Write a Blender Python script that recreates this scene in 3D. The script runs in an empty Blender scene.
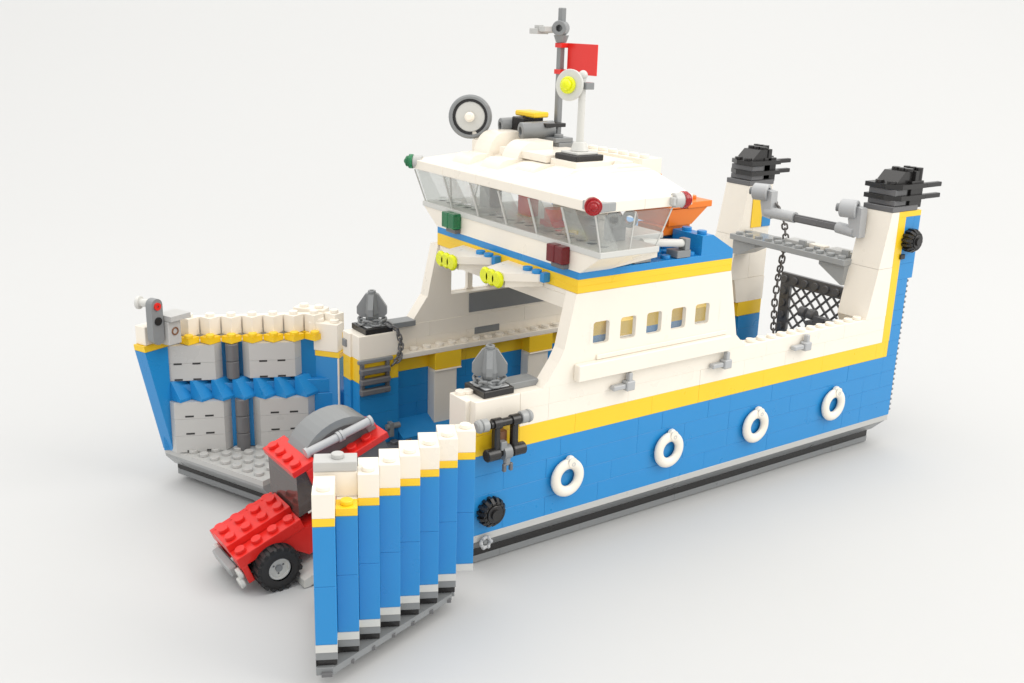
import bpy, math, random
from mathutils import Vector, Matrix
from math import sin, cos, pi, radians
random.seed(7)
S = 0.008                      # one stud pitch = 8 mm; all coordinates below are in studs

# ------------------------------------------------------------------ scene, camera, light
sc = bpy.context.scene
sc.render.engine = 'CYCLES'
sc.render.resolution_x, sc.render.resolution_y = 1024, 683
sc.view_settings.view_transform = 'Standard'
sc.view_settings.look = 'None'
sc.view_settings.exposure = 0.45
sc.view_settings.gamma = 1.0
sc.cycles.max_bounces = 10
sc.cycles.transparent_max_bounces = 16

YAW, PITCH, ROLL, FPX = radians(54.4173), radians(16.9648), radians(1.7773), 1054.86
fw = Vector((cos(PITCH)*cos(YAW), cos(PITCH)*sin(YAW), -sin(PITCH)))
r0 = fw.cross(Vector((0, 0, 1))).normalized(); u0 = r0.cross(fw)
rt = cos(ROLL)*r0 + sin(ROLL)*u0; up = -sin(ROLL)*r0 + cos(ROLL)*u0
cam = bpy.data.cameras.new('camera'); cam_ob = bpy.data.objects.new('camera', cam)
sc.collection.objects.link(cam_ob); sc.camera = cam_ob
M = Matrix((rt, up, -fw)).transposed().to_4x4()
M.translation = Vector((-29.51, -44.458, 30.184))*S
cam_ob.matrix_world = M
cam.sensor_width = 36; cam.lens = 36*FPX/1024
cam.clip_start = 0.01; cam.clip_end = 50

w = bpy.data.worlds.new('World'); sc.world = w; w.use_nodes = True
bg = w.node_tree.nodes['Background']; bg.inputs[0].default_value = (1.0, 0.99, 0.975, 1); bg.inputs[1].default_value = 0.84

def area(name, loc, target, size, power, col, sizey=None):
    l = bpy.data.lights.new(name, 'AREA'); l.energy = power; l.color = col
    l.shape = 'RECTANGLE'; l.size = size*S; l.size_y = (sizey or size)*S
    o = bpy.data.objects.new(name, l); sc.collection.objects.link(o)
    o.location = Vector(loc)*S
    o.rotation_euler = (Vector(target)-Vector(loc)).to_track_quat('-Z', 'Y').to_euler()
    return o
area('softbox_key', (200, -210, 240), (14, 6, 6), 210, 24, (1, 0.965, 0.905))
area('softbox_top', (20, 60, 300), (14, 20, 0), 420, 24, (1, 0.975, 0.93))

# ------------------------------------------------------------------ materials
MATS = {}
def plastic(name, col, rough=0.28, var=0.03, **kw):
    m = bpy.data.materials.new(name); m.use_nodes = True; nt = m.node_tree
    b = nt.nodes['Principled BSDF']
    n = nt.nodes.new('ShaderNodeTexNoise'); n.inputs['Scale'].default_value = 60; n.inputs['Detail'].default_value = 3
    tc = nt.nodes.new('ShaderNodeTexCoord'); nt.links.new(tc.outputs['Object'], n.inputs['Vector'])
    r = nt.nodes.new('ShaderNodeMapRange'); r.inputs['To Min'].default_value = 1-var; r.inputs['To Max'].default_value = 1+var
    nt.links.new(n.outputs['Fac'], r.inputs['Value'])
    mx = nt.nodes.new('ShaderNodeMix'); mx.data_type = 'RGBA'; mx.blend_type = 'MULTIPLY'; mx.inputs['Factor'].default_value = 1
    mx.inputs['A'].default_value = (*col, 1); nt.links.new(r.outputs['Result'], mx.inputs['B'])
    nt.links.new(mx.outputs['Result'], b.inputs['Base Color'])
    r2 = nt.nodes.new('ShaderNodeMapRange'); r2.inputs['To Min'].default_value = rough-.05; r2.inputs['To Max'].default_value = rough+.08
    nt.links.new(n.outputs['Fac'], r2.inputs['Value']); nt.links.new(r2.outputs['Result'], b.inputs['Roughness'])
    b.inputs['IOR'].default_value = 1.5
    for k, v in kw.items(): b.inputs[k].default_value = v
    MATS[name] = m
    return m
plastic('white', (0.88, 0.82, 0.72))
plastic('yellow', (0.92, 0.60, 0.02))
plastic('blue', (0.016, 0.245, 0.585))
plastic('lgray', (0.50, 0.50, 0.485))
plastic('silver', (0.44, 0.45, 0.46))
plastic('mgray', (0.23, 0.24, 0.245))
plastic('bgray', (0.34, 0.35, 0.35))
plastic('dgray', (0.135, 0.135, 0.14))
plastic('black', (0.018, 0.017, 0.017), 0.24)
plastic('rubber', (0.016, 0.016, 0.017), 0.55)
plastic('red', (0.72, 0.022, 0.016))
plastic('orange', (0.85, 0.20, 0.015))
plastic('lightstone', (0.62, 0.62, 0.59))
plastic('brown', (0.20, 0.08, 0.03))
plastic('slit', (0.03, 0.03, 0.03), 0.6)
plastic('chainmetal', (0.16, 0.15, 0.145), 0.35)
plastic('trans_clear', (0.93, 0.95, 0.94), 0.06, 0.0, **{'Transmission Weight': 1.0, 'IOR': 1.12})
plastic('trans_red', (0.70, 0.0, 0.012), 0.10, 0.0, **{'Transmission Weight': 0.65})
plastic('trans_green', (0.015, 0.30, 0.11), 0.10, 0.0, **{'Transmission Weight': 0.55})
plastic('trans_darkred', (0.25, 0.0, 0.008), 0.1, 0.0, **{'Transmission Weight': 0.5})
plastic('trans_neon', (0.93, 0.98, 0.006), 0.12, 0.0, **{'Transmission Weight': 0.25})
plastic('trans_smoke', (0.13, 0.10, 0.09), 0.07, 0.0, **{'Transmission Weight': 0.5})
for k in ('trans_clear',):
    nt = MATS[k].node_tree; b = nt.nodes['Principled BSDF']
    for l in list(b.inputs['Roughness'].links): nt.links.remove(l)
    b.inputs['Roughness'].default_value = 0.03
# thin clear glazing: mostly lets light straight through, with gloss
m = bpy.data.materials.new('glazing'); m.use_nodes = True; nt = m.node_tree; nt.nodes.remove(nt.nodes['Principled BSDF'])
tr = nt.nodes.new('ShaderNodeBsdfTransparent'); tr.inputs[0].default_value = (0.985, 0.99, 0.985, 1)
gl = nt.nodes.new('ShaderNodeBsdfGlossy'); gl.inputs['Roughness'].default_value = 0.08
df = nt.nodes.new('ShaderNodeBsdfDiffuse'); df.inputs[0].default_value = (0.75, 0.77, 0.76, 1)
mx = nt.nodes.new('ShaderNodeMixShader'); fr = nt.nodes.new('ShaderNodeFresnel'); fr.inputs[0].default_value = 1.5
mx2 = nt.nodes.new('ShaderNodeMixShader'); mx2.inputs[0].default_value = 0.10
nt.links.new(tr.outputs[0], mx2.inputs[1]); nt.links.new(df.outputs[0], mx2.inputs[2])
mx.inputs[0].default_value = 0.05; nt.links.new(mx2.outputs[0], mx.inputs[1]); nt.links.new(gl.outputs[0], mx.inputs[2])
nt.links.new(mx.outputs[0], nt.nodes['Material Output'].inputs[0]); MATS['glazing'] = m

# ------------------------------------------------------------------ mesh builder
class MB:
    def __init__(s, mat='white', xf=None):
        s.v = []; s.f = []; s.m = []; s.sm = []; s.mat = mat; s.xf = xf; s.slots = []
    def add(s, vs, fs, mat=None, smooth=False):
        b = len(s.v); mat = mat or s.mat
        if mat not in s.slots: s.slots.append(mat)
        k = s.slots.index(mat)
        for p in vs:
            p = Vector(p); s.v.append(s.xf @ p if s.xf else p)
        for i, f in enumerate(fs):
            s.f.append([b+q for q in f]); s.m.append(k); s.sm.append(smooth if isinstance(smooth, bool) else smooth[i])
        return s
    def box(s, x0, x1, y0, y1, z0, z1, mat=None, c=0.03, g=0.0):
        x0 += g; x1 -= g; y0 += g; y1 -= g; z0 += g; z1 -= g
        c = min(c, (x1-x0)/3, (y1-y0)/3, (z1-z0)/3)
        vs = []; idx = {}
        X = (x0, x1); Y = (y0, y1); Z = (z0, z1); sg = (1, -1)
        for i in (0, 1):
            for j in (0, 1):
                for k in (0, 1):
                    for a in range(3):
                        p = [X[i]+sg[i]*c, Y[j]+sg[j]*c, Z[k]+sg[k]*c]
                        p[a] = (X, Y, Z)[a][(i, j, k)[a]]
                        idx[i, j, k, a] = len(vs); vs.append(p)
        F = []
        q = lambda i, j, k, a: idx[i, j, k, a]
        F += [[q(0,0,0,0),q(0,0,1,0),q(0,1,1,0),q(0,1,0,0)],[q(1,0,0,0),q(1,1,0,0),q(1,1,1,0),q(1,0,1,0)],
              [q(0,0,0,1),q(1,0,0,1),q(1,0,1,1),q(0,0,1,1)],[q(0,1,0,1),q(0,1,1,1),q(1,1,1,1),q(1,1,0,1)],
              [q(0,0,0,2),q(0,1,0,2),q(1,1,0,2),q(1,0,0,2)],[q(0,0,1,2),q(1,0,1,2),q(1,1,1,2),q(0,1,1,2)]]
        for j in (0, 1):
            for k in (0, 1):
                F.append([q(0,j,k,1),q(1,j,k,1),q(1,j,k,2),q(0,j,k,2)] if j == k else [q(0,j,k,1),q(0,j,k,2),q(1,j,k,2),q(1,j,k,1)])
        for i in (0, 1):
            for k in (0, 1):
                F.append([q(i,0,k,0),q(i,0,k,2),q(i,1,k,2),q(i,1,k,0)])
        for i in (0, 1):
            for j in (0, 1):
                F.append([q(i,j,0,0),q(i,j,0,1),q(i,j,1,1),q(i,j,1,0)])
        for i in (0, 1):
            for j in (0, 1):
                for k in (0, 1): F.append([q(i,j,k,0),q(i,j,k,1),q(i,j,k,2)])
        return s.add(vs, F, mat)
    def prism(s, poly, axis, lo, hi, mat=None):
        """poly = 2-D points; axis 'x': (y,z), 'y': (x,z), 'z': (x,y)"""
        def P(a, b, t): return {'x': (t, a, b), 'y': (a, t, b), 'z': (a, b, t)}[axis]
        n = len(poly)
        vs = [P(a, b, lo) for a, b in poly]+[P(a, b, hi) for a, b in poly]
        fs = [list(range(n))[::-1], list(range(n, 2*n))]+[[i, (i+1) % n, (i+1) % n+n, i+n] for i in range(n)]
        return s.add(vs, fs, mat)
    def cyl(s, p, d, r, h, mat=None, n=20, r2=None, bev=0.0, hole=0.0):
        p = Vector(p); d = Vector(d).normalized(); r2 = r if r2 is None else r2
        a = d.orthogonal().normalized(); b = d.cross(a)
        prof = [(r, 0), (r2, h)] if not bev else [(r-bev, 0), (r, bev), (r2, h-bev), (r2-bev, h)]
        for i in range(len(prof)-1):
            (ra, ha), (rb, hb) = prof[i], prof[i+1]
            vs = []
            for rr, hh in ((ra, ha), (rb, hb)):
                vs += [p+d*hh+rr*(cos(2*pi*k/n)*a+sin(2*pi*k/n)*b) for k in range(n)]
            s.add(vs, [[k, (k+1) % n, (k+1) % n+n, k+n] for k in range(n)], mat, True)
        def ring(rr, hh): return [p+d*hh+rr*(cos(2*pi*k/n)*a+sin(2*pi*k/n)*b) for k in range(n)]
        r_0, r_1 = prof[0][0], prof[-1][0]
        if hole:
            for hh, rr in ((0, r_0), (h, r_1)):
                s.add(ring(rr, hh)+ring(hole, hh), [[k, (k+1) % n, (k+1) % n+n, k+n] for k in range(n)], mat)
            s.add(ring(hole, 0)+ring(hole, h), [[k, (k+1) % n, (k+1) % n+n, k+n] for k in range(n)], mat, True)
        else:
            s.add(ring(r_0, 0), [list(range(n))[::-1]], mat); s.add(ring(r_1, h), [list(range(n))], mat)
        return s
    def rod(s, p, q, r, mat=None, n=14, **k):
        p = Vector(p); q = Vector(q); return s.cyl(p, q-p, r, (q-p).length, mat, n, **k)
    def stud(s, x, y, z, mat=None, d=(0, 0, 1)):
        return s.cyl((x, y, z), d, 0.3, 0.21, mat, 16, bev=0.025)
    def torus(s, c, d, R, r, mat=None, n=28, k=12, sx=1.0):
        c = Vector(c); d = Vector(d).normalized(); a = d.orthogonal().normalized(); b = d.cross(a)
        vs = []
        for i in range(n):
            t = 2*pi*i/n; e = cos(t)*a+sin(t)*b
            vs += [c+e*(R+r*cos(2*pi*j/k))+d*r*sin(2*pi*j/k)*sx for j in range(k)]
        return s.add(vs, [[i*k+j, ((i+1) % n)*k+j, ((i+1) % n)*k+(j+1) % k, i*k+(j+1) % k] for i in range(n) for j in range(k)], mat, True)
    def ball(s, c, r, mat=None, n=16, k=10, sz=1.0):
        c = Vector(c); vs = []
        for i in range(k+1):
            t = pi*i/k
            vs += [c+Vector((r*sin(t)*cos(2*pi*j/n), r*sin(t)*sin(2*pi*j/n), r*sz*cos(t))) for j in range(n)]
        return s.add(vs, [[i*n+j, (i+1)*n+j, (i+1)*n+(j+1) % n, i*n+(j+1) % n] for i in range(k) for j in range(n)], mat, True)
    def tube(s, pts, r, mat=None, n=10):
        for a, b in zip(pts, pts[1:]): s.rod(a, b, r, mat, n)
        for a in pts[1:-1]: s.ball(a, r, mat, n, 6)
        return s
    def link(s, c, d, nrm, L, W, r, mat=None):
        """one oval chain link, long axis d, lying in the plane of normal nrm"""
        c = Vector(c); d = Vector(d).normalized(); nrm = Vector(nrm).normalized(); e = d.cross(nrm)
        pts = []
        R = W/2
        for i in range(7): t = -pi/2+pi*i/6; pts.append(c+d*(L/2-R+R*cos(t))+e*R*sin(t))
        for i in range(7): t = pi/2+pi*i/6; pts.append(c+d*(-L/2+R+R*cos(t))+e*R*sin(t))
        pts.append(pts[0])
        return s.tube(pts, r, mat, 8)
    def chain(s, pts, mat='chainmetal', L=0.62, W=0.36, r=0.065):
        pts = [Vector(p) for p in pts]; flip = 0
        for a, b in zip(pts, pts[1:]):
            n = max(1, round((b-a).length/(L-2*r-.02))); d = (b-a)/n
            for i in range(n):
                o = d.orthogonal().normalized(); nn = o if flip % 2 else d.cross(o)
                s.link(a+d*(i+.5), d, nn, L, W, r, mat); flip += 1
        return s
    # brick courses running along x (or along y with along='y')
    def wall(s, a0, a1, b0, b1, z0, z1, mat=None, h=1.2, along='x', lens=(2, 3, 4, 4, 6), c=0.012, g=0.003):
        n = max(1, round((z1-z0)/h)); hh = (z1-z0)/n
        for i in range(n):
            p = a0
            first = random.choice((1, 2, 3))
            while p < a1-1e-4:
                q = min(a1, p+(first or random.choice(lens))); first = 0
                if a1-q < .7: q = a1
                jt = random.uniform(-.007, .007)
                A = (p, q, b0+jt, b1+jt) if along == 'x' else (b0+jt, b1+jt, p, q)
                s.box(*A, z0+i*hh, z0+(i+1)*hh, mat, c, g); p = q
        return s
    def build(s, name, parent=None, label=None, origin=None):
        me = bpy.data.meshes.new(name)
        o = Vector(origin) if origin is not None else Vector((0, 0, 0))
        me.from_pydata([tuple((p-o)*S) for p in s.v], [], s.f)
        for m_ in s.slots: me.materials.append(MATS[m_])
        me.polygons.foreach_set('material_index', s.m); me.polygons.foreach_set('use_smooth', s.sm)
        me.update()
        import bmesh
        bm = bmesh.new(); bm.from_mesh(me)
        bmesh.ops.recalc_face_normals(bm, faces=bm.faces); bm.to_mesh(me); bm.free()
        ob = bpy.data.objects.new(name, me); sc.collection.objects.link(ob)
        ob.location = o*S
        if parent:
            ob.parent = parent
            par = parent; off = Vector((0, 0, 0))
            while par: off += par.location; par = par.parent
            ob.location = o*S-off
        if label: ob['label'] = label
        return ob
def thing(name, label, cat, loc=(0, 0, 0), group=None):
    o = bpy.data.objects.new(name, None); sc.collection.objects.link(o); o.location = Vector(loc)*S
    o.empty_display_size = 0.01
    o['label'] = label; o['category'] = cat
    if group: o['group'] = group
    return o

# ------------------------------------------------------------------ setting: seamless paper sweep
pb = MB()
prof = [(-190, 0), (100, 0)]          # flat table running into a long, gently rising sweep
for i in range(1, 17):
    t = i/16*radians(27); prof.append((100+230*sin(t), 230*(1-cos(t))))
prof.append((prof[-1][0]+400*cos(radians(27)), prof[-1][1]+400*sin(radians(27))))
dx, dy = cos(YAW), sin(YAW)
vs = []
for a, z in prof:
    for b in (-520, 520):
        vs.append((a*dx - b*dy, a*dy + b*dx, z))
plastic('paper', (0.55, 0.555, 0.555), 0.75, 0.008)
pb = MB('paper'); pb.add(vs, [[2*i, 2*i+1, 2*i+3, 2*i+2] for i in range(len(prof)-1)], 'paper', True)
o = pb.build('ground'); o['kind'] = 'structure'

# =================================================================== FERRY
ferry = thing('toy_ferry', 'large blue, yellow and white toy brick car ferry with its bow doors swung open', 'toy boat', (18, 7.5, 0))
XE = 37.6
YF = 16.0        # far side outer face
def mirror(y): return 15.9-y

# ---- hull bottom
b = MB('lgray')
b.wall(0.6, 36.7, 1, 14.9, 0.08, 0.5, 'mgray', .5, lens=(8, 6, 12))
b.box(0.6, 36.7, 1.02, 14.88, 0.5, 0.98, 'black')
b.prism([(1.0, .98), (14.9, .98), (15.88, 1.95), (.02, 1.95)], 'x', 0.3, 37.2, 'mgray')
b.box(0, 37.55, 0, 15.9, 1.96, 2.4, 'lgray')
for x, y in ((4, 3), (4, 13), (33, 3), (33, 13)): b.cyl((x, y, 0), (0, 0, 1), .5, .14, 'dgray')
b.build('hull_bottom', ferry)
# ---- car deck
b = MB('dgray'); b.box(.2, 37.4, 1.0, 15, 2.4, 2.7, 'dgray')
for x in range(1, 37):
    for y in range(2, 14):
        if x < 9: b.stud(x+.5, y+.5, 2.7)
b.build('car_deck', ferry)

# ---- near hull side
def side_wall(near):
    f = (lambda a, b_: (a, b_)) if near else (lambda a, b_: (mirror(b_), mirror(a)))
    nm = 'near' if near else 'far'
    b = MB('blue')
    b.wall(0, XE, *f(0, 1), 2.4, 7.2, 'blue')
    b.build('hull_planking', ferry)
    b = MB('yellow')
    b.wall(0, XE-1.6 if near else 34.6, *f(0, 1), 7.2, 8.4, 'yellow', lens=(4, 6, 8))
    b.box(0, 3, *f(0, 1), 8.4, 8.8, 'yellow')
    b.build('hull_stripe', ferry)
    b = MB('white')
    b.wall(3, 35.55 if near else 34, *f(0, 1), 8.4, 10.4, 'white', 1.0, lens=(4, 6, 8))
    b.box(0, 3, *f(0, 1), 8.8, 10.4, 'white')
    for x in range(20, 34): b.stud(x+.9, sum(f(0, 1))/2, 10.4)
    b.build('bulwark', ferry)
    # front corner block, one more stud inwards
    b = MB('white')
    b.wall(0.15, 3.05, *f(1, 2), 2.7, 7.2, 'blue', 1.2)
    b.box(0.15, 3.05, *f(1, 2), 7.2, 8.8, 'yellow'); b.box(.15, 3.05, *f(1, 2), 8.8, 10.4, 'white')
    for x in ((.5,) if near else ()): b.stud(x, sum(f(1, 2))/2, 10.4)
    if near: b.box(-.3, .5, .5, 2.15, 7.2, 10.38, 'white'); b.stud(.1, 1.65, 10.38)
    b.build('corner_block', ferry)
    # ledge with studs inside, yellow below it, white piers, blue foot slope
    b = MB('white')
    b.box(3.06, 19, *f(1, 2), 8.4, 8.75, 'white')
    for x in range(4, 19): b.stud(x+.5, sum(f(1, 2))/2, 8.75)
    b.build('deck_ledge', ferry)
    for x0 in (5.9, 13.8, 21.8, 29.9):
        b = MB('white')
        b.box(x0, x0+2.1, *f(1, 2), 7.2, 8.39, 'yellow')
        b.box(x0, x0+2.1, *f(1, 2.08), 7.08, 7.19, 'white')
        b.box(x0, x0+1.8, *f(1, 1.9), 3.2, 7.08, 'white')
        b.build('deck_pier', ferry)
    b = MB('blue')
    s_, e_ = f(1, 2.6)
    b.prism([(s_, 2.7), (e_, 2.7), (e_, 3.0) if near else (e_, 3.8), (s_, 3.8) if near else (s_, 3.0)], 'x', 3.06, 19, 'blue')
    b.build('deck_kerb', ferry)
    # upper wall with windows
    y0, y1 = f(0, .95); t0, t1 = f(0, .3)
    b = MB('white')
    def xl(z): return 5.9+(z-12.2)*(6.65-5.9)/(15.6-12.2)
    def xr(z): return 19.95-(z-11.3)*(19.95-18.95)/(15.6-11.3) if z > 11.3 else 20.9-(z-10.4)*1.0
    za, zb = (12.45, 13.78) if near else (12.1, 14.3)
    zc = za-.7 if near else za-.02
    b.prism([(4.5, 10.4), (20.9, 10.4), (19.95, 11.3), (xr(zc), zc), (5.9-(12.2-zc)*.72, zc), (4.84, 10.75)], 'y', y0, y1)
    b.prism([(5.9-(12.2-zc)*.72, zc), (7.7, zc), (7.7, za), (xl(za), za)], 'y', y0, y1); b.prism([(18.2, zc), (xr(zc), zc), (xr(za), za), (18.2, za)], 'y', y0, y1)
    b.prism([(7.7, zc), (18.2, zc), (18.2, za), (7.7, za)], 'y', t0, t1)
    b.prism([(xl(zb), zb), (xr(zb), zb), (xr(15.61), 15.61), (xl(15.61), 15.61)], 'y', y0, y1)
    wn = [(8.0, 9.2), (10.05, 11.25), (12.1, 13.3), (14.1, 15.3), (16.1, 17.3)] if near else [(8.0, 9.5), (9.9, 11.25), (12.1, 13.3), (14.1, 15.3), (16.1, 17.3)]
    xs = [(None, wn[0][0])]+[(wn[i][1], wn[i+1][0]) for i in range(4)]+[(wn[4][1], None)]
    for p, q in xs:
        A, B = (y0, y1) if (p is None or q is None) else (t0, t1)
        if p is None:
            b.prism([(xl(za), za), (q-.25, za), (q-.25, zb), (xl(zb), zb)], 'y', y0, y1); b.prism([(q-.26, za), (q, za), (q, zb), (q-.26, zb)], 'y', t0, t1)
        elif q is None:
            b.prism([(p+.9, za), (xr(za), za), (xr(zb), zb), (p+.9, zb)], 'y', y0, y1); b.prism([(p, za), (p+.91, za), (p+.91, zb), (p, zb)], 'y', t0, t1)
        else: b.prism([(p, za), (q, za), (q, zb), (p, zb)], 'y', t0, t1)
    for p, q in wn:                      # rounded corners
        for (cx, cz, sx, sz) in ((q, za, -1, 1), (q, zb, -1, -1), (p, za, 1, 1), (p, zb, 1, -1)):
            r = .2; pts = [(cx, cz)]+[(cx+sx*r*(1-sin(t)), cz+sz*r*(1-cos(t))) for t in [i*pi/8 for i in range(5)]]
            b.prism(pts, 'y', t0+.01, t1-.01)
    b.build('upper_wall', ferry)
    return f
side_wall(True); side_wall(False)
# clear panes just inside each near window (every window a part)
for x in (8.0, 10.05, 12.1, 14.1, 16.1):
    b = MB('glazing'); b.box(x-.05, x+1.25, .31, .36, 12.46, 13.77, 'glazing', .01); b.build('window_pane', ferry)
# protruding white beam below the near windows
b = MB('white'); b.box(6.7, 19.0, -.5, 0, 10.5, 11.5, c=.05); b.box(8.3, 18.95, -.12, 0, 11.52, 11.8, c=.03); b.build('rubbing_beam', ferry)
# grey inset panels on the inner face of the far upper wall
b = MB('dgray'); b.box(9.2, 17.2, 14.87, 14.96, 10.6, 11.98, 'mgray'); b.box(9.7, 11.8, 14.86, 14.96, 8.95, 9.45, 'mgray')
b.build('wall_panel', ferry)
# grey clips sticking out of the bulwark
for x in (10.3, 18.5, 26.2):
    b = MB('silver')
    b.box(x-.85, x+.1, -.45, -.05, 9.45, 9.75, c=.05); b.box(x+.1, x+.75, -.55, 0, 9.3, 9.9, c=.06); b.box(x+.3, x+.6, -.45, -.1, 9.8, 10.4, c=.05)
    b.build('tap_clip', ferry)

# ---- bridge deck
b = MB('yellow')
for z in (15.62, 16.02): b.box(6.7, 18.95, 0, 15.1, z, z+.4, 'yellow', .015)
b.build('deck_edge', ferry)
b = MB('blue'); b.box(6.7, 18.95, 0, 15.1, 16.42, 16.84, 'blue', .015)
for x in range(13, 16):
    for y in range(0, 15): b.stud(x+.7, y+.5, 16.84)
b.build('bridge_deck', ferry)
b = MB('white')
b.box(6.75, 18.9, .97, 14.9, 15.3, 15.61, 'white')
b.prism([(6.75, 15.3), (8.0, 15.3), (8.0, 14.9), (6.75, 14.5)], 'y', .97, 14.94)
b.build('deck_underside', ferry)
# rear blue hatch, sloping aft
b = MB('blue')
for y0, y1 in ((0, 2.6), (12.5, 15.1)):
    b.prism([(16.2, 16.84), (18.93, 16.84), (18.93, 17.0), (17.1, 18.05), (16.2, 18.05)], 'y', y0+.01, y1)
    for q in (.6, 1.9): b.stud(16.7, y0+q, 18.05)
b.box(16.6, 18.9, 2.65, 12.4, 16.84, 17.4, 'blue')
b.build('deck_coaming', ferry)

# ---- headlamps under the bridge front: white nacelles with yellow lenses
for yc in (9.9, 4.9):
    b = MB('white')
    pts = [(-1.55, 0.0), (1.35, 0.0), (1.75, .35), (1.75, .75), (-1.2, .75), (-1.75, .45)]
    b.prism([(4.2, -1.45), (4.2, .55), (4.9, 1.3), (6.2, 1.3), (6.69, 1.0), (6.69, -1.5)], 'z', 15.55, 16.1) if False else None
    b.prism([(4.45, yc-.9), (4.45, yc+1.0), (6.69, yc+1.9), (6.69, yc-2.1), (6.1, yc-2.0)], 'z', 15.75, 16.2)
    b.prism([(4.6, yc-.8), (4.6, yc+.9), (6.69, yc+1.7), (6.69, yc-1.7)], 'z', 15.35, 15.75)
    b.box(6.2, 6.69, yc-2.35, yc-1.95, 15.75, 16.3, 'blue')
    for q in (-1.7, -.8): b.stud(6.2, yc+q, 16.2, 'blue')
    o = b.build('lamp_bracket', ferry)
    b = MB('trans_neon')
    for q in (-.52, .12, .76): b.cyl((4.44, yc+q, 15.78), (-1, 0, 0), .5, .3, 'trans_neon', 24, bev=.1)
    b.box(4.15, 4.44, yc-.85, yc+1.1, 15.4, 16.15, 'trans_neon', .1)
    b.build('lamp_lens', o)

# ---- wheelhouse
b = MB('white')
zf0, zf1 = 16.84, 17.95
b.prism([(-.1, zf0), (15.2, zf0), (16.9, zf1), (-1.75, zf1)], 'x', 6.72, 7.72)
b.prism([(-.1, zf0), (1.0, zf0), (1.0, zf1), (-1.75, zf1)], 'x', 7.73, 8.8)
b.prism([(15.2, zf0), (14.2, zf0), (14.2, zf1), (16.9, zf1)], 'x', 7.73, 8.8)
# raked aft ends of the lower wings
for ya, yb_, yc_ in ((-.1, -1.75, 1.0), (15.2, 16.9, 14.2)):
    vs = [(8.82, ya, zf0), (8.82, yc_, zf0), (8.82, yc_, zf1), (8.82, yb_, zf1), (10.9, yc_, zf1-.3), (10.9, yb_, zf1-.3), (10.9, yc_, zf1), (10.9, yb_, zf1)]
    b.add(vs, [[0, 1, 2, 3], [0, 3, 7, 5], [0, 5, 4, 1], [4, 5, 7, 6], [1, 4, 6, 2], [3, 2, 6, 7]])
b.build('wheelhouse_base', ferry)
b = MB('lightstone')
b.box(6.65, 10.95, -1.85, 17.0, 17.96, 18.3, 'lightstone', .03); b.box(10.97, 13.9, 1.0, 14.2, 17.96, 18.3, 'lightstone', .03)
for y in range(-1, 17): b.stud(7.9, y+.4, 18.3, 'trans_clear')
b.build('sill_plate', ferry)
# window wedges: lean outwards towards the top
def pane_quad(p0, p1, q0, q1, t):
    """thin slab between bottom edge p0-p1 and top edge q0-q1, thickness vector t"""
    vs = [p0, p1, q1, q0]; vs = [Vector(v) for v in vs]; t = Vector(t)
    return vs+[v+t for v in vs], [[0, 1, 2, 3], [4, 7, 6, 5], [0, 4, 5, 1], [1, 5, 6, 2], [2, 6, 7, 3], [3, 7, 4, 0]]
zs0, zs1 = 18.31, 20.42
ys = [-1.7, 1.0, 4.1, 7.2, 10.3, 13.4, 16.85]; yt = [-1.95, 1.0, 4.1, 7.2, 10.3, 13.4, 17.1]
for i in range(6):
    b = MB('glazing')
    a0, a1, c0, c1 = ys[i]+.03, ys[i+1]-.03, yt[i]+.03, yt[i+1]-.03
    vs, fs = pane_quad((6.8, a0, zs0), (6.8, a1, zs0), (6.1, c0, zs1), (6.1, c1, zs1), (.09, 0, 0)); b.add(vs, fs, 'glazing')
    # triangular cheeks
    for ya, yc_ in ((a0, c0), (a1, c1)):
        b.prism([(6.9, zs0), (8.1, zs0), (6.9, zs1), (6.2, zs1)], 'y', min(ya, ya+.06), max(ya, ya+.06), 'glazing')
    b.build('wheelhouse_window', ferry)
    for ya, yc_ in ((a0, c0), (a1, c1)):
        b = MB('lightstone'); b.rod((6.78, ya, zs0), (6.08, yc_, zs1), .05, 'lightstone', 6); b.build('window_mullion', ferry)
for side in (0, 1):
    Y0, Y1 = ((-1.7, -1.95), (16.85, 17.1))[side]
    for i in range(2):
        b = MB('glazing'); x0, x1 = 6.9+i*1.95, 6.9+(i+1)*1.95
        xt0, xt1 = 6.2+i*2.7, 6.2+(i+1)*2.7
        vs, fs = pane_quad((x0+.03, Y0, zs0), (x1-.03, Y0, zs0), (xt0+.03, Y1, zs1), (xt1-.03, Y1, zs1), (0, .08 if not side else -.08, 0)); b.add(vs, fs, 'glazing')
        b.build('wheelhouse_window', ferry)
        b = MB('lightstone'); b.rod((x1, Y0, zs0), (xt1, Y1, zs1), .05, 'lightstone', 6); b.build('window_mullion', ferry)
# roof: fascia slab, front slope, raised middle, stud-topped rear
b = MB('white')
for k_ in range(5):
    ya, yb_ = -2.0+k_*3.83, -2.0+(k_+1)*3.83
    b.box(5.95, 9.5, ya, yb_, 20.5, 21.1, c=.035); b.box(9.5, 13.1, ya, yb_, 20.5, 21.1, c=.035)
for k_ in range(6):
    ya = 1.2+k_*12.8/6
    b.prism([(6.0, 21.1), (13.0, 21.1), (13.0, 22.0), (9.6, 22.0)], 'y', ya+.015, ya+12.8/6-.015)
for k_ in range(3): b.prism([(9.7+k_*1.1, 21.95), (12.9, 21.95), (12.9, 22.1+k_*.12), (10.0+k_*1.1, 22.1+k_*.12)], 'y', 1.4+k_*.8, 2.15+k_*.8)
vs = [(6.05, -1.9, 21.1), (13, -1.9, 21.1), (13, 1.2, 22.0), (9.6, 1.2, 22.0), (6.05, 1.2, 21.1), (13, 1.2, 21.1)]
b.add(vs, [[0, 1, 2, 3], [0, 3, 4], [1, 5, 2], [0, 4, 5, 1], [4, 3, 2, 5]])
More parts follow.
